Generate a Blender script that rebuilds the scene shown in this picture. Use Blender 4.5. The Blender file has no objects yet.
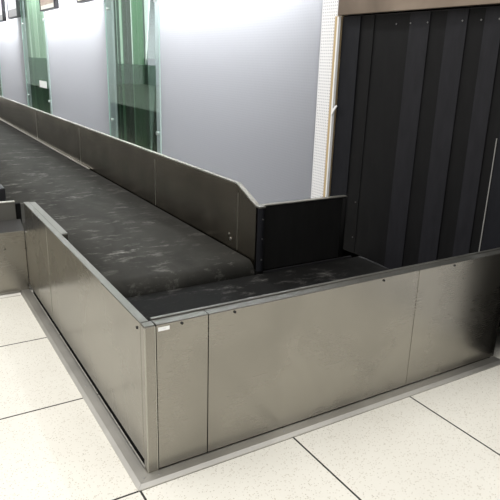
import bpy, bmesh, math, random
from mathutils import Matrix, Vector
random.seed(4)
SC = bpy.context.scene
COL = SC.collection
PI = math.pi

# ------------------------------------------------------------------ materials
def new_mat(name):
    m = bpy.data.materials.new(name); m.use_nodes = True
    nt = m.node_tree
    b = nt.nodes.get('Principled BSDF')
    return m, nt, b
def N(nt, t, **kw):
    n = nt.nodes.new(t)
    for k, v in kw.items(): setattr(n, k, v)
    return n
def rgb(c): return (c[0], c[1], c[2], 1)
def ramp(nt, src, stops, interp='LINEAR'):
    r = N(nt, 'ShaderNodeValToRGB'); r.color_ramp.interpolation = interp
    el = r.color_ramp.elements
    while len(el) < len(stops): el.new(0.5)
    for e, (p, c) in zip(el, stops):
        e.position = p; e.color = rgb(c) if hasattr(c, '__len__') else (c, c, c, 1)
    nt.links.new(src, r.inputs[0]); return r.outputs[0]
def coords(nt, scale=(1, 1, 1)):
    tc = N(nt, 'ShaderNodeNewGeometry'); mp = N(nt, 'ShaderNodeMapping')
    mp.inputs['Scale'].default_value = scale
    nt.links.new(tc.outputs['Position'], mp.inputs['Vector']); return mp.outputs[0]
def noise(nt, vec, scale, detail=4, rough=.55, dist=0):
    n = N(nt, 'ShaderNodeTexNoise'); n.inputs['Scale'].default_value = scale
    n.inputs['Detail'].default_value = detail; n.inputs['Roughness'].default_value = rough
    n.inputs['Distortion'].default_value = dist
    nt.links.new(vec, n.inputs['Vector']); return n.outputs[0]
def math_(nt, op, a, b=None, clamp=False):
    n = N(nt, 'ShaderNodeMath', operation=op); n.use_clamp = clamp
    for i, v in enumerate((a, b)):
        if v is None: continue
        if isinstance(v, (int, float)): n.inputs[i].default_value = v
        else: nt.links.new(v, n.inputs[i])
    return n.outputs[0]
def mixc(nt, fac, a, b):
    n = N(nt, 'ShaderNodeMix', data_type='RGBA')
    for i, v in ((0, fac), (6, a), (7, b)):
        if isinstance(v, (int, float)): n.inputs[i].default_value = v
        elif isinstance(v, tuple): n.inputs[i].default_value = rgb(v)
        else: nt.links.new(v, n.inputs[i])
    return n.outputs[2]
def plain(name, col, rough=.5, metal=0.0, spec=.5):
    m, nt, b = new_mat(name)
    b.inputs['Base Color'].default_value = rgb(col); b.inputs['Roughness'].default_value = rough
    b.inputs['Metallic'].default_value = metal; b.inputs['Specular IOR Level'].default_value = spec
    return m

def steel(name, col, rough=.34, brush=(1, 1, 40), blotch=.16):
    m, nt, b = new_mat(name)
    v = coords(nt)
    n1 = noise(nt, v, 2.4, 3, .5, .4)
    n2 = noise(nt, coords(nt, brush), 9, 3, .6)
    n3 = noise(nt, v, 6, 2, .5)
    lo = tuple(c*(1-blotch) for c in col); hi = tuple(min(1, c*(1+blotch)) for c in col)
    c1 = ramp(nt, n1, [(.34, lo), (.66, hi)])
    c2 = mixc(nt, math_(nt, 'MULTIPLY', n3, .06), c1, tuple(c*.72 for c in col))
    nt.links.new(c2, b.inputs['Base Color'])
    b.inputs['Metallic'].default_value = 1
    r = math_(nt, 'ADD', math_(nt, 'MULTIPLY', n1, .10), math_(nt, 'ADD', math_(nt, 'MULTIPLY', n2, .03), rough-.065))
    nt.links.new(r, b.inputs['Roughness'])
    return m
M = {}
M['steel'] = steel('brushed_steel', (.315, .30, .265), .27, blotch=.10)
M['steel_dark'] = steel('worn_dark_steel', (.35, .318, .268), .24)
M['steel_light'] = steel('bright_steel_edge', (.46, .45, .40), .42, blotch=.08)
M['steel_brown'] = steel('brown_brushed_steel', (.30, .24, .19), .33, (1, 1, 30), .3)
M['kerb'] = steel('scuffed_kerb_metal', (.60, .585, .55), .5, blotch=.12)
M['black'] = plain('black_paint', (.012, .012, .014), .5)
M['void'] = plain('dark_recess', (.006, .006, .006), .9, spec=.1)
M['hole'] = plain('screw_hole', (.01, .01, .01), .7)
M['screw'] = plain('screw_metal', (.62, .62, .62), .35, 1)
M['bolt'] = plain('dull_bolt_metal', (.22, .22, .22), .5, 1)
M['cap'] = steel('dull_steel_cap', (.20, .198, .182), .5, blotch=.1)
M['bay_grey'] = plain('bounce_cutting_grey', (.10, .10, .105), .8)  # kept dark so the unseen bay bounces little light
M['dark_wall'] = plain('dark_reflected_wall', (.05, .052, .05), .5)
M['wood'] = plain('pine_edge', (.52, .39, .22), .6)
M['white_plastic'] = plain('white_plastic', (.93, .94, .94), .4)
M['white_paint'] = plain('white_paint', (.8, .8, .8), .6)

def rubber(name, col, rough):
    m, nt, b = new_mat(name)
    v = coords(nt)
    n = noise(nt, coords(nt, (1, 1, .25)), 22, 5, .65)
    c = ramp(nt, n, [(.3, tuple(x*.8 for x in col)), (.75, tuple(x*1.25 for x in col))])
    nt.links.new(c, b.inputs['Base Color']); b.inputs['Roughness'].default_value = rough
    b.inputs['Specular IOR Level'].default_value = .16
    bp = N(nt, 'ShaderNodeBump'); bp.inputs['Strength'].default_value = .06
    nt.links.new(noise(nt, v, 180, 2), bp.inputs['Height']); nt.links.new(bp.outputs[0], b.inputs['Normal'])
    return m
M['rubber_front'] = rubber('sheen_grey_black_rubber', (.015, .015, .018), .55)  # lighter tone painted for the satin sheen of the front strips
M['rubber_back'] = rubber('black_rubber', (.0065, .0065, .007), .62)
M['rubber_blue'] = rubber('bluish_black_rubber', (.011, .0115, .0145), .55)
M['rubber_plate'] = rubber('black_plate_rubber', (.010, .010, .010), .6)
M['lit_scrape'] = plain('pale_lit_worn_rubber', (.28, .28, .27), .6)  # pale paint for gap light along the worn strip edge

def belt_mat(name, base, dust):
    m, nt, b = new_mat(name)
    v = coords(nt)
    n1 = noise(nt, coords(nt, (1, .55, 1)), 3.0, 6, .62, .8)
    n2 = noise(nt, coords(nt, (1, 2.0, 1)), 5.2, 9, .74, .3)
    n3 = noise(nt, v, 45, 3, .6); n4 = noise(nt, coords(nt, (1, 2.2, 1)), 1.3, 2)
    c1 = ramp(nt, n1, [(.3, tuple(x*.72 for x in base)), (.7, tuple(x*1.35 for x in base))])
    f = ramp(nt, n2, [(.535, 0.0), (.60, .35), (.69, 1.0)])
    f = math_(nt, 'MULTIPLY', f, math_(nt, 'ADD', math_(nt, 'MULTIPLY', n3, .9), .15), True)
    f = math_(nt, 'MULTIPLY', f, math_(nt, 'MULTIPLY', ramp(nt, n4, [(.38, .15), (.6, 1.0)]), dust))
    c2 = mixc(nt, f, c1, (.33, .32, .30))
    nt.links.new(c2, b.inputs['Base Color']); b.inputs['Roughness'].default_value = .8
    b.inputs['Specular IOR Level'].default_value = .12
    bp = N(nt, 'ShaderNodeBump'); bp.inputs['Strength'].default_value = .08
    nt.links.new(n3, bp.inputs['Height']); nt.links.new(bp.outputs[0], b.inputs['Normal'])
    return m
M['ledge'] = plain('dull_grey_ledge', (.028, .027, .025), .6)
M['plate'] = plain('dull_grey_plate', (.085, .083, .075), .5)
M['belt'] = belt_mat('dusty_conveyor_belt', (.038, .0375, .0335), 1.1)
M['belt_transfer'] = belt_mat('dusty_transfer_belt', (.009, .009, .0088), .5)

def floor_mat():
    m, nt, b = new_mat('terrazzo_tiles')
    g = N(nt, 'ShaderNodeNewGeometry'); s = N(nt, 'ShaderNodeSeparateXYZ')
    nt.links.new(g.outputs['Position'], s.inputs[0])
    def joint(out, off, T):
        a = math_(nt, 'DIVIDE', math_(nt, 'SUBTRACT', out, off), T)
        fr = math_(nt, 'FRACT', math_(nt, 'ADD', a, 100.5))
        d = math_(nt, 'ABSOLUTE', math_(nt, 'SUBTRACT', fr, .5))
        return math_(nt, 'LESS_THAN', math_(nt, 'MULTIPLY', d, T), .0042)
    j = math_(nt, 'MAXIMUM', joint(s.outputs[0], -.0561, .7), joint(s.outputs[1], -.0614, .7343))
    v = coords(nt)
    vo = N(nt, 'ShaderNodeTexVoronoi'); vo.inputs['Scale'].default_value = 150
    nt.links.new(v, vo.inputs['Vector'])
    vs = N(nt, 'ShaderNodeSeparateColor'); nt.links.new(vo.outputs['Color'], vs.inputs[0])
    chip = math_(nt, 'MULTIPLY', math_(nt, 'LESS_THAN', vo.outputs['Distance'], .42), math_(nt, 'GREATER_THAN', vs.outputs[0], .78))
    chipc = ramp(nt, vs.outputs[1], [(0, (.56, .51, .42)), (.5, (.62, .58, .50)), (1, (.47, .44, .37))])
    n1 = noise(nt, v, 2.2, 4)
    basec = ramp(nt, n1, [(.3, (.80, .775, .705)), (.7, (.85, .83, .762))])
    c = mixc(nt, math_(nt, 'MULTIPLY', chip, .8), basec, chipc)
    c = mixc(nt, j, c, (.025, .025, .024))
    nt.links.new(c, b.inputs['Base Color'])
    nt.links.new(ramp(nt, j, [(0, .32), (1, .8)]), b.inputs['Roughness'])
    b.inputs['Specular IOR Level'].default_value = .4
    bp = N(nt, 'ShaderNodeBump', invert=True); bp.inputs['Strength'].default_value = .5; bp.inputs['Distance'].default_value = .002
    nt.links.new(j, bp.inputs['Height']); nt.links.new(bp.outputs[0], b.inputs['Normal'])
    return m
M['floor'] = floor_mat()

def dots_mat(name, col, dot, rough=.35, pitch=.0212, fac=.75):
    m, nt, b = new_mat(name)
    g = N(nt, 'ShaderNodeNewGeometry'); s = N(nt, 'ShaderNodeSeparateXYZ')
    nt.links.new(g.outputs['Position'], s.inputs[0])
    def c(out):
        fr = math_(nt, 'FRACT', math_(nt, 'ADD', math_(nt, 'DIVIDE', out, pitch), 50))
        return math_(nt, 'POWER', math_(nt, 'SUBTRACT', fr, .5), 2)
    d = math_(nt, 'ADD', c(s.outputs[1]), c(s.outputs[2]))
    k = math_(nt, 'MULTIPLY', math_(nt, 'LESS_THAN', d, .07), fac)
    nt.links.new(mixc(nt, k, col, dot), b.inputs['Base Color'])
    b.inputs['Roughness'].default_value = rough; b.inputs['Specular IOR Level'].default_value = .4
    return m
M['panel_dots'] = dots_mat('frosted_dotted_glass', (.31, .315, .34), (.19, .195, .22), .35)
def frosted(m):
    nt = m.node_tree; b = nt.nodes['Principled BSDF']; o = nt.nodes['Material Output']
    t = N(nt, 'ShaderNodeBsdfTranslucent'); t.inputs[0].default_value = (.88, .89, .91, 1)
    mx = N(nt, 'ShaderNodeMixShader'); mx.inputs[0].default_value = .55
    nt.links.new(b.outputs[0], mx.inputs[1]); nt.links.new(t.outputs[0], mx.inputs[2]); nt.links.new(mx.outputs[0], o.inputs[0])
frosted(M['panel_dots'])
M['panel_narrow'] = dots_mat('perforated_white_panel', (.88, .88, .89), (.42, .43, .47), .5)

def glass_mat(name, tint, gloss=.2):
    m = bpy.data.materials.new(name); m.use_nodes = True
    nt = m.node_tree; nt.nodes.clear()
    o = N(nt, 'ShaderNodeOutputMaterial'); t = N(nt, 'ShaderNodeBsdfTransparent'); gl = N(nt, 'ShaderNodeBsdfGlossy')
    t.inputs[0].default_value = rgb(tint); gl.inputs[0].default_value = (.8, .95, .88, 1); gl.inputs['Roughness'].default_value = .03
    fr = N(nt, 'ShaderNodeFresnel'); fr.inputs[0].default_value = 1.5
    mx = N(nt, 'ShaderNodeMixShader')
    nt.links.new(math_(nt, 'MULTIPLY', fr.outputs[0], gloss), mx.inputs[0])
    nt.links.new(t.outputs[0], mx.inputs[1]); nt.links.new(gl.outputs[0], mx.inputs[2]); nt.links.new(mx.outputs[0], o.inputs[0])
    return m
M['glass'] = glass_mat('pale_green_glass', (.92, .97, .955))
M['glass_reflection'] = glass_mat('dark_reflection_glass', (.50, .60, .53), .05)  # dark tint stands for the dark lower reflection in the glass
M['glass_edge'] = plain('green_glass_edge', (.60, .76, .72), .2)

def stripes(name, stops, rough=.4):
    m, nt, b = new_mat(name)
    uv = N(nt, 'ShaderNodeUVMap'); s = N(nt, 'ShaderNodeSeparateXYZ'); nt.links.new(uv.outputs[0], s.inputs[0])
    c = ramp(nt, s.outputs[0], stops, 'CONSTANT')
    nt.links.new(c, b.inputs['Base Color']); b.inputs['Roughness'].default_value = rough
    return m
G1 = (.085, .20, .095); G2 = (.022, .045, .028); GP = (.55, .68, .56); GD = (.035, .033, .03); W = (.9, .95, .9)
M['drape_a'] = stripes('green_striped_cloth', [(0, G2), (.15, GP), (.20, G1), (.24, G2), (.28, GP), (.36, G1), (.40, GD), (.58, W), (.65, G1), (.88, G2)])
M['drape_b'] = stripes('dark_green_cloth', [(0, G2), (.35, G1), (.6, (.14, .20, .14)), (.8, G2)])
P1 = (.36, .45, .34); P2 = (.26, .34, .25); P3 = (.68, .76, .64)
M['drape_c'] = stripes('pale_green_cloth', [(0, (.08, .16, .09)), (.06, P1), (.28, P3), (.36, P2), (.5, P1), (.6, P3), (.68, P2), (.84, P1)])

def poster(name, stops, axis=2, sc=12):
    m, nt, b = new_mat(name)
    n = noise(nt, coords(nt, (1, 1.5, 6)), sc, 3)
    nt.links.new(ramp(nt, n, stops), b.inputs['Base Color']); b.inputs['Roughness'].default_value = .3
    return m
M['poster_white'] = poster('pale_lilac_print', [(.42, (.80, .78, .86)), (.55, (.62, .60, .70)), (.62, (.82, .80, .87))])
M['poster_tan'] = poster('tan_print', [(.35, (.30, .22, .17)), (.65, (.46, .37, .29))], sc=3)
M['poster_grey'] = plain('shaded_grey_mount', (.32, .32, .33), .5)  # grey painted for the shaded lower band of the print
M['mount_white'] = plain('cream_mount', (.72, .72, .64), .6)
M['lilac_back'] = plain('pale_frame_side', (.6, .6, .66), .5)

# ------------------------------------------------------------------ helpers
def bx(bm, x0, x1, y0, y1, z0, z1):
    vs = [bm.verts.new((x, y, z)) for x in (x0, x1) for y in (y0, y1) for z in (z0, z1)]
    for f in ((0, 1, 3, 2), (4, 6, 7, 5), (0, 4, 5, 1), (2, 3, 7, 6), (0, 2, 6, 4), (1, 5, 7, 3)):
        bm.faces.new([vs[i] for i in f])
    return vs
def bev(bm, w, seg=2):
    bmesh.ops.bevel(bm, geom=bm.edges[:], offset=w, segments=seg, profile=.5, affect='EDGES')
def box_bm(x0, x1, y0, y1, z0, z1, b=0, seg=2):
    bm = bmesh.new(); bx(bm, x0, x1, y0, y1, z0, z1)
    if b: bev(bm, b, seg)
    return bm
def prism(bm, pts, axis, a, b):
    def p(u, v, w):
        return {'x': (w, u, v), 'y': (u, w, v), 'z': (u, v, w)}[axis]
    A = [bm.verts.new(p(u, v, a)) for u, v in pts]; B = [bm.verts.new(p(u, v, b)) for u, v in pts]
    n = len(pts); bm.faces.new(A); bm.faces.new(B)
    for i in range(n): bm.faces.new((A[i], A[(i+1) % n], B[(i+1) % n], B[i]))
def cyl(bm, c, r, axis, L, seg=20, r2=None):
    mtx = Matrix.Translation(c)
    if axis == 'x': mtx = mtx @ Matrix.Rotation(PI/2, 4, 'Y')
    if axis == 'y': mtx = mtx @ Matrix.Rotation(PI/2, 4, 'X')
    bmesh.ops.create_cone(bm, cap_ends=True, segments=seg, radius1=r, radius2=r if r2 is None else r2, depth=L, matrix=mtx)
def obj(name, bm, mat, parent=None, smooth=False):
    bmesh.ops.recalc_face_normals(bm, faces=bm.faces[:])
    me = bpy.data.meshes.new(name); bm.to_mesh(me); bm.free()
    me.materials.append(M[mat])
    if smooth:
        for p in me.polygons: p.use_smooth = True
    o = bpy.data.objects.new(name, me); COL.objects.link(o)
    if parent:
        o.parent = parent; L = parent; off = Vector()
        while L: off += L.location; L = L.parent
        me.transform(Matrix.Translation(-off))
    return o
def tag(o, label, cat, group=None):
    o['label'] = label; o['category'] = cat
    if group: o['group'] = group
    return o
def thing(name, label, cat, loc, group=None):
    o = bpy.data.objects.new(name, None); COL.objects.link(o); o.location = loc; o.empty_display_size = .05
    return tag(o, label, cat, group)
def struct(name, bm, mat, parent=None):
    o = obj(name, bm, mat, parent); o['kind'] = 'structure'; return o
def screw(parent, x, y, z, axis, mat='screw', r=.007, name='screw'):
    bm = bmesh.new(); cyl(bm, (x, y, z), r, axis, .006, 12)
    return obj(name, bm, mat, parent)

H = .6375; XW = 2.09; XG = 1.249; ZB = .312; ZT = .23; YN = 1.25

# ------------------------------------------------------------------ setting
struct('floor', box_bm(-14, 9, -12, 34, -.1, 0), 'floor')
struct('floor_bay_absorber', box_bm(2.125, 3.39, 1.8, 33, .0005, .025), 'bay_grey')  # unseen dark floor added to cut light bounced onto the panels
w = struct('wall_right', box_bm(XW, XW+.03, 1.812, 4.95, 0, 3.6), 'panel_dots')
for y0, y1, name in ((6.46, 10.37, 'wall_panel'), (12.2, 15.88, 'wall_panel'), (17.4, 33, 'wall_panel')):
    struct(name, box_bm(XW, XW+.03, y0, y1, 0, 3.6), 'panel_dots', w)
struct('wall_panel', box_bm(XW-.008, XW+.03, 1.632, 1.807, 0, 3.6), 'panel_narrow', w)
struct('wall_panel', box_bm(XW, XW+.03, -12, -.30, 0, 3.6), 'panel_narrow', w)
struct('wall_panel', box_bm(XW, XW+.03, -.30, 1.621, 2.345, 3.6), 'panel_narrow', w)
for y0, y1 in ((4.95, 6.46), (10.37, 12.2), (15.88, 17.4)):
    struct('sill_panel', box_bm(XW, XW+.03, y0, y1, 0, .3), 'panel_dots', w)
    struct('head_panel', box_bm(XW, XW+.03, y0, y1, 3.2, 3.6), 'panel_dots', w)
struct('wall_reflected', box_bm(-9.2, -9, -12, 34, 0, 1.52), 'dark_wall')  # unseen low dark wall added for its reflection in the glass
struct('wall_back', box_bm(3.4, 3.5, -12, 34, 0, 3.6), 'bay_grey')
# dark chamber behind the curtain
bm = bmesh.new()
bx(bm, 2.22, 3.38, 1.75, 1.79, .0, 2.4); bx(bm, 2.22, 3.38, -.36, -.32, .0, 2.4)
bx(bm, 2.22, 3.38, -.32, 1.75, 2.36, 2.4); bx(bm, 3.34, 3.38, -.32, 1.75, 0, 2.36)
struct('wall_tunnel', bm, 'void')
struct('trim_1', box_bm(2.045, 2.075, -.30, 1.584, 1.868, 2.34, .004), 'steel_brown')
struct('trim_2', box_bm(2.06, 2.12, 1.598, 1.631, 0, 1.866, .003), 'wood')

# ------------------------------------------------------------------ strip curtain
def strip_bm(y0, y1, x, z0, z1, th=.006, bow=.004, ph=0):
    bm = bmesh.new(); nz = 14; ny = 6; g = []
    for s in (0, 1):
        lay = []
        for i in range(nz+1):
            z = z0+(z1-z0)*i/nz; row = []
            for j in range(ny+1):
                u = j/ny; y = y0+(y1-y0)*u
                t = 1-i/nz
                xx = x-bow*t*math.sin(PI*u)+.002*t*math.sin(3*t+ph+2*u)
                row.append(bm.verts.new((xx+s*th, y+.004*t*math.sin(ph+t*2), z)))
            lay.append(row)
        g.append(lay)
    for s in (0, 1):
        for i in range(nz):
            for j in range(ny):
                bm.faces.new((g[s][i][j], g[s][i][j+1], g[s][i+1][j+1], g[s][i+1][j]))
    for i in range(nz):
        for j in (0, ny): bm.faces.new((g[0][i][j], g[0][i+1][j], g[1][i+1][j], g[1][i][j]))
    for j in range(ny):
        for i in (0, nz): bm.faces.new((g[0][i][j], g[0][i][j+1], g[1][i][j+1], g[1][i][j]))
    return bm
cur = thing('strip_curtain', 'black rubber strip curtain hanging under the brown steel header over the transfer belt', 'curtain', (2.09, .68, ZT))
obj('hanging_rail', box_bm(2.118, 2.14, -.28, 1.59, 1.78, 1.866), 'black', cur)
ZS = ZT+.012
def strip(y0, y1, x, mat, ph, bolts=(), bow=.001, z0=ZS):
    s = obj('strip', strip_bm(y0, y1, x, z0, 1.86, th=.004, bow=bow, ph=ph), mat, cur)
    for b in bolts:
        screw(s, x-.001, b, 1.80, 'x', 'bolt', .005, 'bolt')
    return s
# back layer (wide, darkest) then front layer
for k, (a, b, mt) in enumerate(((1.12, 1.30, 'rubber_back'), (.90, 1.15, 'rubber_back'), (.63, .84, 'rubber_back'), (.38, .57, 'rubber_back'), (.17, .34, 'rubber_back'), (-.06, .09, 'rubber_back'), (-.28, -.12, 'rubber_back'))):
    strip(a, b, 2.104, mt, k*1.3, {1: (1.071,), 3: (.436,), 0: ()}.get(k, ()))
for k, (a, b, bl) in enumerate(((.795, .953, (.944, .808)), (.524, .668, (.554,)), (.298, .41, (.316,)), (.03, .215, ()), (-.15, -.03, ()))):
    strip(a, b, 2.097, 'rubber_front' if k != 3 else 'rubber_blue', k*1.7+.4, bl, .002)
obj('side_flap', strip_bm(1.395, 1.577, 2.088, ZS, 1.862, bow=.002), 'rubber_blue', cur)
fl2 = obj('side_flap', strip_bm(1.27, 1.41, 2.098, ZS, 1.862, bow=.002), 'rubber_back', cur)
for z in (.62, .36): screw(fl2, 2.096, 1.30, z, 'x', 'bolt', .005)
sc = obj('lit_worn_edge', strip_bm(.2155, .2195, 2.085, ZS, 1.2, .003, 0), 'lit_scrape', cur)  # pale colour stands for light through the strip gap, plus wear
sc['label'] = 'pale strip edge, worn and painted as lit through the curtain gap'
# white seal beside the jamb with a peeled tab
sl = thing('seal_strip', 'thin white plastic seal along the wooden jamb, peeling at mid height', 'seal', (2.07, 1.587, 0))
bm = bmesh.new(); bx(bm, 2.055, 2.075, 1.583, 1.597, 0, 1.862); obj('seal', bm, 'white_plastic', sl)
bm = bmesh.new(); prism(bm, [(1.58, 1.20), (1.568, 1.215), (1.527, 1.268), (1.535, 1.275), (1.58, 1.24)], 'x', 2.045, 2.052)
obj('peeled_tab', bm, 'white_plastic', sl)
# black jamb nearest the camera, running down to the floor
jb = thing('black_jamb', 'black panelled jamb standing on the floor at the right end of the front barrier', 'jamb', (2.10, -.12, 0))
obj('panel', box_bm(2.072, 2.115, -.20, -.035, 0, 1.866, .003), 'rubber_back', jb)
obj('foot_plate', box_bm(2.062, 2.0715, -.19, -.05, 0, .05, .002), 'black', jb)

# ------------------------------------------------------------------ front barrier
fb = thing('front_barrier', 'long low stainless steel barrier across the front, between corner and black curtain', 'barrier', (1.0, .03, 0))
hol = {0: (.148,), 1: (.373, 1.152), 2: (1.621,)}
for k, (a, b) in enumerate(((.0465, .2575), (.2605, 1.3785), (1.3805, 2.058))):
    p = obj('side_panel', box_bm(a, b, .001, .058, .018, H-.0035, .0022, 2), 'steel', fb)
    obj('top_cap', box_bm(a, b, .0016, .046, H-.0034, H-.0012, .0008), 'cap', p)
    for x in hol[k]: screw(p, x, .0005, .622, 'y', 'hole', .0052, 'screw_hole')
bm = box_bm(.046, 2.058, .047, .062, H-.004, H+.004, .002); obj('top_flange', bm, 'cap', fb)
obj('toe_gap_shade', box_bm(.047, 2.058, .02, .05, 0, .0175), 'void', fb)  # black filler stands for the shade below the panels
lb = thing('label_sticker', 'small white paper sticker on the front barrier at its upper left corner', 'sticker', (.074, 0, .61))
obj('paper', box_bm(.053, .098, -.0004, .0008, .6085, .6235), 'white_plastic', lb)
obj('printed_line', box_bm(.068, .083, -.0007, -.0004, .6155, .6165), 'lilac_back', lb)
YE = 2.135
left = thing('left_barrier', 'long low stainless steel barrier on the left, running back from the corner post', 'barrier', (.016, 1.07, 0))
for a, b in ((.043, 1.513), (1.5165, 2.13)):
    p = obj('side_panel', box_bm(.0005, .031, a, b, .05, H-.001, .004, 3), 'steel', left)
obj('corner_post', box_bm(0, .0425, 0, .0405, 0, H-.0022, .0045, 3), 'steel', left)
obj('top_cap', box_bm(.002, .0405, .002, .0402, H-.0021, H, .0008), 'cap', left)
for x0, x1 in ((-.001, .0045), (.0385, .0432)): obj('edge_highlight', box_bm(x0, x1, -.0012, .004, .004, H-.006, .0015), 'steel_light', left)  # pale strips stand in for highlights on the post edges
obj('top_cap', box_bm(.0005, .0318, .041, 2.13, H-.0005, H+.0015, .0007), 'cap', left)
obj('end_filler', box_bm(.001, .031, 2.131, 2.187, .05, .43, .002), 'steel', left)
obj('seam_edge', box_bm(-.001, .002, 1.512, 1.5175, .05, H-.012), 'steel_light', left)
screw(left, .0005, .075, .605, 'x', 'hole', .006, 'screw_hole')
obj('toe_gap_shade', box_bm(.012, .03, .043, 2.13, 0, .0495), 'void', left)  # black strip put in for the shadow in the toe gap

# kerbs on the floor
def kerb(name, label, axis, a0, a1, mitre, dirn):
    t = thing(name, label, 'kerb', (0, 0, 0))
    bm = bmesh.new()
    pr = [(0, 0), (-.064, 0), (-.064, .005), (-.048, .016), (-.004, .016), (0, .014)]
    A = []; B = []
    for u, z in pr:
        s = a0+(u if mitre else 0)
        A.append(bm.verts.new((u, s, z) if axis == 'y' else (s, u, z)))
        B.append(bm.verts.new((u, a1, z) if axis == 'y' else (a1, u, z)))
    n = len(pr); bm.faces.new(A); bm.faces.new(B)
    for i in range(n): bm.faces.new((A[i], A[(i+1) % n], B[(i+1) % n], B[i]))
    obj('profile', bm, 'kerb', t)
    return t
k1 = kerb('floor_kerb', 'grey metal floor kerb along the foot of the front barrier', 'x', 0, 2.058, True, 1)
for x in (.035, .62, 1.24, 1.85): screw(k1, x, -.026, .0145, 'z', 'screw', .005)
k2 = kerb('floor_kerb', 'grey metal floor kerb along the foot of the left barrier', 'y', .0008, 2.186, True, 1)
for y in (-.02, .75, 1.55): screw(k2, -.026, y, .0145, 'z', 'screw', .005)
k3 = thing('floor_kerb', 'grey metal floor kerb below the feeder conveyor panel at left', 'kerb', (-.6, 2.16, 0))
bm = bmesh.new(); prism(bm, [(2.187, 0), (2.127, 0), (2.127, .005), (2.141, .016), (2.183, .016), (2.187, .014)], 'x', -1.6, -.066)
obj('profile', bm, 'kerb', k3)

# ------------------------------------------------------------------ feeder conveyor entering from the left
fd = thing('feeder_conveyor', 'steel feeder conveyor joining the main belt from the left', 'conveyor', (-.8, 2.6, 0))
p = obj('side_panel', box_bm(-1.6, .0, 2.188, 2.21, .006, .432, .003), 'steel', fd)
screw(p, -.131, 2.1875, .32, 'y', 'hole', .005, 'screw_hole')
bm = bmesh.new(); prism(bm, [(2.19, .430), (2.30, .486), (2.30, .470), (2.21, .420)], 'x', -1.6, .0); obj('sloped_ledge', bm, 'ledge', fd)
obj('guard_plate', box_bm(-1.6, -.024, 2.30, 2.325, .34, .604, .003), 'plate', fd)
obj('top_edge', box_bm(-1.6, -.024, 2.296, 2.33, .6045, .611, .002), 'steel_light', fd)
obj('gap_post', box_bm(-.022, .012, 2.312, 2.34, .30, .59, .002), 'void', fd)
bm = bmesh.new(); bx(bm, -1.6, .055, 2.36, 3.3, .285, .309); obj('belt', bm, 'belt', fd)
obj('guard_plate', box_bm(-1.6, .02, 3.302, 3.32, .25, .45, .003), 'steel_dark', fd)
obj('drive_box', box_bm(-.30, -.012, 2.74, 2.90, .32, .615, .008), 'black', fd)
for x in (-1.5, -.15):
    obj('leg', box_bm(x-.02, x+.02, 2.6, 2.64, 0, .284), 'steel_dark', fd)

# ------------------------------------------------------------------ main conveyor
mc = thing('main_conveyor', 'wide dusty black belt conveyor running away along the wall', 'conveyor', (.66, 8, 0))
R = .085; zc = ZB-R; yc = YN+R; YF = 17.0
def loop(off):
    pts = []
    for i in range(17):
        a = -PI/2-PI*i/16
        pts.append((yc+(R-off)*math.cos(a), zc+(R-off)*math.sin(a)))
    for i in range(17):
        a = PI/2-PI*i/16
        pts.append((YF+(R-off)*math.cos(a), zc+(R-off)*math.sin(a)))
    return pts
bm = bmesh.new(); O = loop(0); I = loop(.006); n = len(O); rings = []
for x in (.078, 1.236):
    rings.append(([bm.verts.new((x, y, z)) for y, z in O], [bm.verts.new((x, y, z)) for y, z in I]))
for i in range(n):
    j = (i+1) % n
    (o0, i0), (o1, i1) = rings
    bm.faces.new((o0[i], o0[j], o1[j], o1[i])); bm.faces.new((i0[i], i1[i], i1[j], i0[j]))
    bm.faces.new((o0[i], i0[i], i0[j], o0[j])); bm.faces.new((o1[i], o1[j], i1[j], i1[i]))
bl = obj('belt', bm, 'belt', mc)
for p in bl.data.polygons: p.use_smooth = abs(p.normal.x) < .5
bm = bmesh.new(); cyl(bm, (.657, yc, zc), R-.0075, 'x', 1.15, 32); obj('end_roller', bm, 'steel_dark', mc, False)
bm = bmesh.new(); bx(bm, .09, 1.22, yc+.12, YF-.2, zc-.06, zc+.07); obj('belt_bed', bm, 'void', mc)
for y in (1.7, 5.5, 9.5, 13.5):
    for x in (.12, 1.15): obj('leg', box_bm(x-.03, x+.03, y, y+.06, 0, zc-.09), 'steel_dark', mc)
obj('side_guard', box_bm(.0335, .070, 1.305, 2.12, .05, H-.003, .003), 'steel', mc)
obj('top_cap', box_bm(.0335, .070, 1.304, 2.121, H-.0029, H, .001), 'cap', mc)
obj('side_guard', box_bm(.02, .070, 3.35, 17, .05, .45, .003), 'steel_dark', mc)
obj('edge_strip', box_bm(1.218, 1.2425, 4.9, 17, ZB+.003, ZB+.013, .002), 'steel_light', mc)

# far guard with its sloping end
fg = thing('far_guard', 'dark steel side guard with sloping end, between main belt and white wall', 'guard', (1.262, 8, 0))
ys = [1.2745, 1.507, 2.955, 5.30, 7.65, 10.0, 12.4, 17.0]
def gz(y): return .675+(.782-.675)*min(1, (y-1.27)/(1.526-1.27)) if y < 1.526 else .782-.030*min(1, (y-1.526)/9)
for k in range(len(ys)-1):
    a, b = ys[k]+.002, ys[k+1]-.002
    bm = bmesh.new(); pts = [(a, .02), (b, .02), (b, gz(b)-.004)]
    if a < 1.526 < b: pts.append((1.526, gz(1.526)-.004))
    pts.append((a, gz(a)-.004))
    prism(bm, pts, 'x', XG, XG+.022)
    p = obj('side_panel', bm, 'steel_dark', fg)
    if k in (0, 1, 2, 3): obj('seam_edge', box_bm(XG-.0015, XG+.001, b-.001, b+.005, ZB+.008, gz(b)-(.055 if k < 2 else .03)), 'steel_light', fg)
bm = bmesh.new(); pts = [(1.256, .681), (1.2745, .681), (1.526, .782), (17, gz(17))]
prism(bm, pts+[(y, z-.008) for y, z in reversed(pts)], 'x', XG-.004, XG+.028)
bx(bm, XG-.002, 1.294, 1.232, 1.29, .672, .682)
obj('top_edge', bm, 'steel_light', fg)
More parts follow.
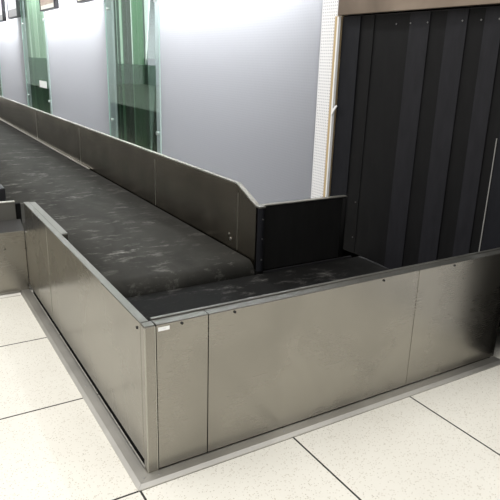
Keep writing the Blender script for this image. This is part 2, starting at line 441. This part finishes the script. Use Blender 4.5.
obj('dark_gap_fill', box_bm(1.249, 1.294, 1.237, 1.272, .02, .249), 'void', fg)  # black block put in to read as the dark gap here
screw(fg, XG-.001, 1.60, .375, 'x', 'screw', .010)
screw(fg, XG-.001, 1.62, .408, 'x', 'screw', .005)

# short black guard across the end
sg = thing('short_guard', 'short black rubber faced guard between sloping steel guard and strip curtain', 'guard', (1.6, 1.27, ZT))
obj('face_plate', box_bm(1.2955, 1.972, 1.262, 1.273, ZT+.012, .674, .002), 'rubber_plate', sg)
obj('backing_plate', box_bm(1.2955, 1.972, 1.274, 1.292, .02, .676, .002), 'steel_dark', sg)
obj('top_edge', box_bm(1.2955, 1.98, 1.256, 1.294, .6762, .684, .002), 'steel_light', sg)
bm = bmesh.new(); cyl(bm, (1.272, 1.250, (ZT+.02+.67)/2), .022, 'z', .67-ZT-.02, 20)
e = obj('end_bar', bm, 'rubber_blue', fg, False)
for z in (.60, .47, .33): screw(e, 1.272, 1.2275, z, 'y', 'screw', .005)
bm = bmesh.new(); cyl(bm, (1.955, 1.257, (ZT+.02+.67)/2), .016, 'z', .67-ZT-.02, 20)
obj('end_bar', bm, 'void', sg, True)

# transfer conveyor through the curtain
tc = thing('transfer_conveyor', 'low black transfer belt behind the front barrier, passing under the strip curtain', 'conveyor', (1.4, .65, 0))
bm = bmesh.new(); bx(bm, .075, 3.3, .075, 1.235, ZT-.012, ZT); obj('belt', bm, 'belt_transfer', tc)
bm = bmesh.new(); bx(bm, .08, 3.3, .09, 1.22, ZT-.10, ZT-.0125); obj('belt_bed', bm, 'void', tc)
obj('side_rail', box_bm(1.30, 2.05, 1.238, 1.2565, ZT-.06, ZT+.010, .002), 'black', tc)
for x in (.2, 1.5, 3.1):
    for y in (.14, 1.12): obj('leg', box_bm(x-.03, x+.03, y-.03, y+.03, 0, ZT-.1005), 'steel_dark', tc)

# ------------------------------------------------------------------ glass strips in the wall, drapes behind
def drape(name, label, mat, y_top, y_bot, z0, z1, x, waves, amp, group=None):
    bm = bmesh.new(); nu, nv = 90, 10; uvl = bm.loops.layers.uv.new(); g = []
    for j in range(nv+1):
        t = j/nv; a = y_bot[0]+(y_top[0]-y_bot[0])*t; b = y_bot[1]+(y_top[1]-y_bot[1])*t
        g.append([(bm.verts.new((x+amp*math.sin(2*PI*waves*i/nu), a+(b-a)*i/nu, z0+(z1-z0)*t)), i/nu, t) for i in range(nu+1)])
    for j in range(nv):
        for i in range(nu):
            q = (g[j][i], g[j][i+1], g[j+1][i+1], g[j+1][i])
            f = bm.faces.new([v[0] for v in q])
            for l, v in zip(f.loops, q): l[uvl].uv = (v[1], v[2])
    o = obj(name, bm, mat, None, True)
    so = o.modifiers.new('thick', 'SOLIDIFY'); so.thickness = .004
    return tag(o, label, 'drape', group)
drape('drape', 'green striped drape behind the wide glass strip, left side', 'drape_a', (6.86, 5.53), (6.80, 5.42), .0, 3.19, 2.20, 7, .022)
drape('drape', 'narrow dark green drape behind the wide glass strip, right side', 'drape_b', (5.02, 4.95), (5.545, 4.95), .0, 3.19, 2.24, 3, .012)
drape('drape', 'white pointed fold of cloth hanging between the green drapes', 'white_paint', (5.50, 5.07), (5.455, 5.445), 1.475, 3.18, 2.17, 2, .008)
drape('drape', 'pale green drape behind the distant glass strip under two framed pictures', 'drape_c', (13.0, 10.6), (12.75, 10.6), .0, 3.19, 2.20, 7, .025)
drape('drape', 'dark green drape at the far left edge behind the glass', 'drape_b', (17.5, 15.9), (17.5, 15.9), .0, 3.19, 2.20, 7, .025)
def glass(label, y0, y1, zt, zs, bolts):
    cy = (y0+y1)/2
    t = thing('glass_panel', label, 'glass', (2.07, cy, .3), 'glass strips along the wall')
    obj('pane', box_bm(2.064, 2.074, y0, y1, .302, 3.2), 'glass', t)
    for y in (y0, y1): obj('polished_edge', box_bm(2.062, 2.076, y-.006 if y == y0 else y, y if y == y0 else y+.006, .302, 3.2), 'glass_edge', t)
    for y in bolts:
        for z in (2.17, .7):
            bm = bmesh.new(); cyl(bm, (2.068, y, z), .022, 'x', .034, 18); obj('standoff_bolt', bm, 'screw', t)
    return t
glass('wide clear green glass strip with metal bolts, nearest along the white wall', 4.78, 6.66, 0, 1.48, (4.87, 6.56))
g2 = glass('distant clear green glass strip under the tan framed picture', 10.15, 12.35, 0, 1.48, (10.3, 12.25))
glass('farthest glass strip at the left edge of the photo', 15.6, 17.6, 0, 1.48, (15.7, 17.5))
obj('white_patch', box_bm(2.055, 2.0635, 10.40, 11.0, .93, 1.06), 'white_plastic', g2)  # plain white box on the distant pane
# dark lower panes added to stand for dark reflections in the glass
def reflection(label, y0, y1, z1, x=2.15):
    t = thing('low_reflection', label, 'reflection', (x, (y0+y1)/2, 0))
    obj('reflection_pane', box_bm(x-.006, x+.006, y0, y1, .03, z1), 'glass_reflection', t)
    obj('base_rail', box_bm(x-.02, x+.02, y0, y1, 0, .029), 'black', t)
reflection('added dark pane, low screen behind the wide glass strip', 4.97, 6.62, 1.47)
reflection('added dark pane, low screen behind the distant glass strip', 10.4, 12.6, 1.49)
reflection('added dark pane, low screen at the far left edge', 15.9, 17.38, 1.49)

# ------------------------------------------------------------------ framed pictures
def picture(label, y0, y1, zb, art, mount, hgt=1.0, low=0.0):
    t = thing('picture_frame', label, 'picture', (2.03, (y0+y1)/2, zb), 'framed pictures high on the wall')
    x0, x1 = 1.97, 2.055; fw = .022
    bm = bmesh.new()
    bx(bm, x0, x1, y0, y1, zb, zb+fw); bx(bm, x0, x1, y0, y1, zb+hgt-fw, zb+hgt)
    bx(bm, x0, x1, y0, y0+fw, zb+fw, zb+hgt-fw); bx(bm, x0, x1, y1-fw, y1, zb+fw, zb+hgt-fw)
    obj('frame', bm, 'black', t)
    obj('mount', box_bm(x0+.012, x1-.012, y0+fw, y1-fw, zb+fw, zb+hgt-fw), mount, t)
    m = .035
    obj('print', box_bm(x0+.008, x0+.0125, y0+fw+m, y1-fw-m*.7, zb+fw+low, zb+hgt-fw-m), art, t)
    obj('hanging_bracket', box_bm(x1, 2.0615 if y0 < 6.5 else 2.0895, y0+.3, y1-.3, zb+.3, zb+.4), 'black', t)
picture('black sided framed picture cut by the top of the photo, nearest of the row', 6.4, 7.7, 2.303, 'poster_white', 'mount_white', low=.06)
picture('black sided tan picture with cream mount, beside the distant glass strip', 9.06, 10.11, 2.303, 'poster_tan', 'mount_white', low=.07)
picture('black sided white print with lower band shaded in grey, left of the distant glass strip', 12.27, 13.32, 2.303, 'poster_white', 'poster_grey', low=.15)
picture('framed picture cut off by the left edge of the photo, showing its black side', 14.0, 15.1, 2.285, 'poster_white', 'poster_grey', low=.12)

# ------------------------------------------------------------------ light
wd = bpy.data.worlds.new('hall_daylight'); SC.world = wd; wd.use_nodes = True
bg = wd.node_tree.nodes['Background']; bg.inputs[0].default_value = (1, .985, .95, 1); bg.inputs[1].default_value = .68
def area(name, loc, target, sx, sy, power, col=(1, 1, 1)):
    l = bpy.data.lights.new(name, 'AREA'); l.shape = 'RECTANGLE'; l.size = sx; l.size_y = sy; l.energy = power; l.color = col
    o = bpy.data.objects.new(name, l); COL.objects.link(o); o.location = loc
    o.rotation_euler = (Vector(target)-Vector(loc)).to_track_quat('-Z', 'Y').to_euler()
    return o
area('window_daylight', (-3.2, .2, 6.5), (-1.2, 0, 0), 6, 6, 330, (1, .98, .94))
wash = area('added_wall_light', (1.25, 10.2, 3.35), (2.05, 8.5, 2.4), 16, .15, 170, (.97, .98, 1))  # unseen lamp added to brighten the upper wall
wash.rotation_euler = Vector((.8, 0, -1)).to_track_quat('-Z', 'Y').to_euler()
back = area('hidden_backlight', (2.30, 10.2, 2.78), (2.2, 10.2, 1), 16.8, .06, 1350, (.97, .98, 1))  # hidden strip lamp added behind the panels for the wall gradient
back.rotation_euler = Vector((-.3, 0, -1)).to_track_quat('-Z', 'Y').to_euler()
for y in (5.72, 11.3, 16.6):
    c = area('added_drape_light', (2.135, y, 3.17), (2.135, y, 0), 1.3, .05, 30, (.95, 1, .96)); c.rotation_euler = (0, 0, PI/2)  # unseen lamps added to brighten the drapes

# ------------------------------------------------------------------ camera
Rw = [[0.857723278778506, -0.5132821044179751, 0.029193463749678572], [-0.13208022231600824, -0.2748801516570946, -0.9523632275019477], [0.4968557053254019, 0.813008230898819, -0.3035655194128109]]
cam = bpy.data.cameras.new('camera'); co = bpy.data.objects.new('camera', cam); COL.objects.link(co)
r = Matrix((Rw[0], [-v for v in Rw[1]], [-v for v in Rw[2]])).transposed().to_4x4()
co.matrix_world = Matrix.Translation((-0.6923278712580118, -1.8415795472125929, 1.5548236215177231)) @ r
cam.sensor_width = 36; cam.lens = 36*593.032/500; cam.clip_end = 200
SC.camera = co
SC.view_settings.view_transform = 'Standard'; SC.view_settings.look = 'None'
SC.view_settings.exposure = .25; SC.view_settings.gamma = 1; SC.view_settings.use_curve_mapping = False
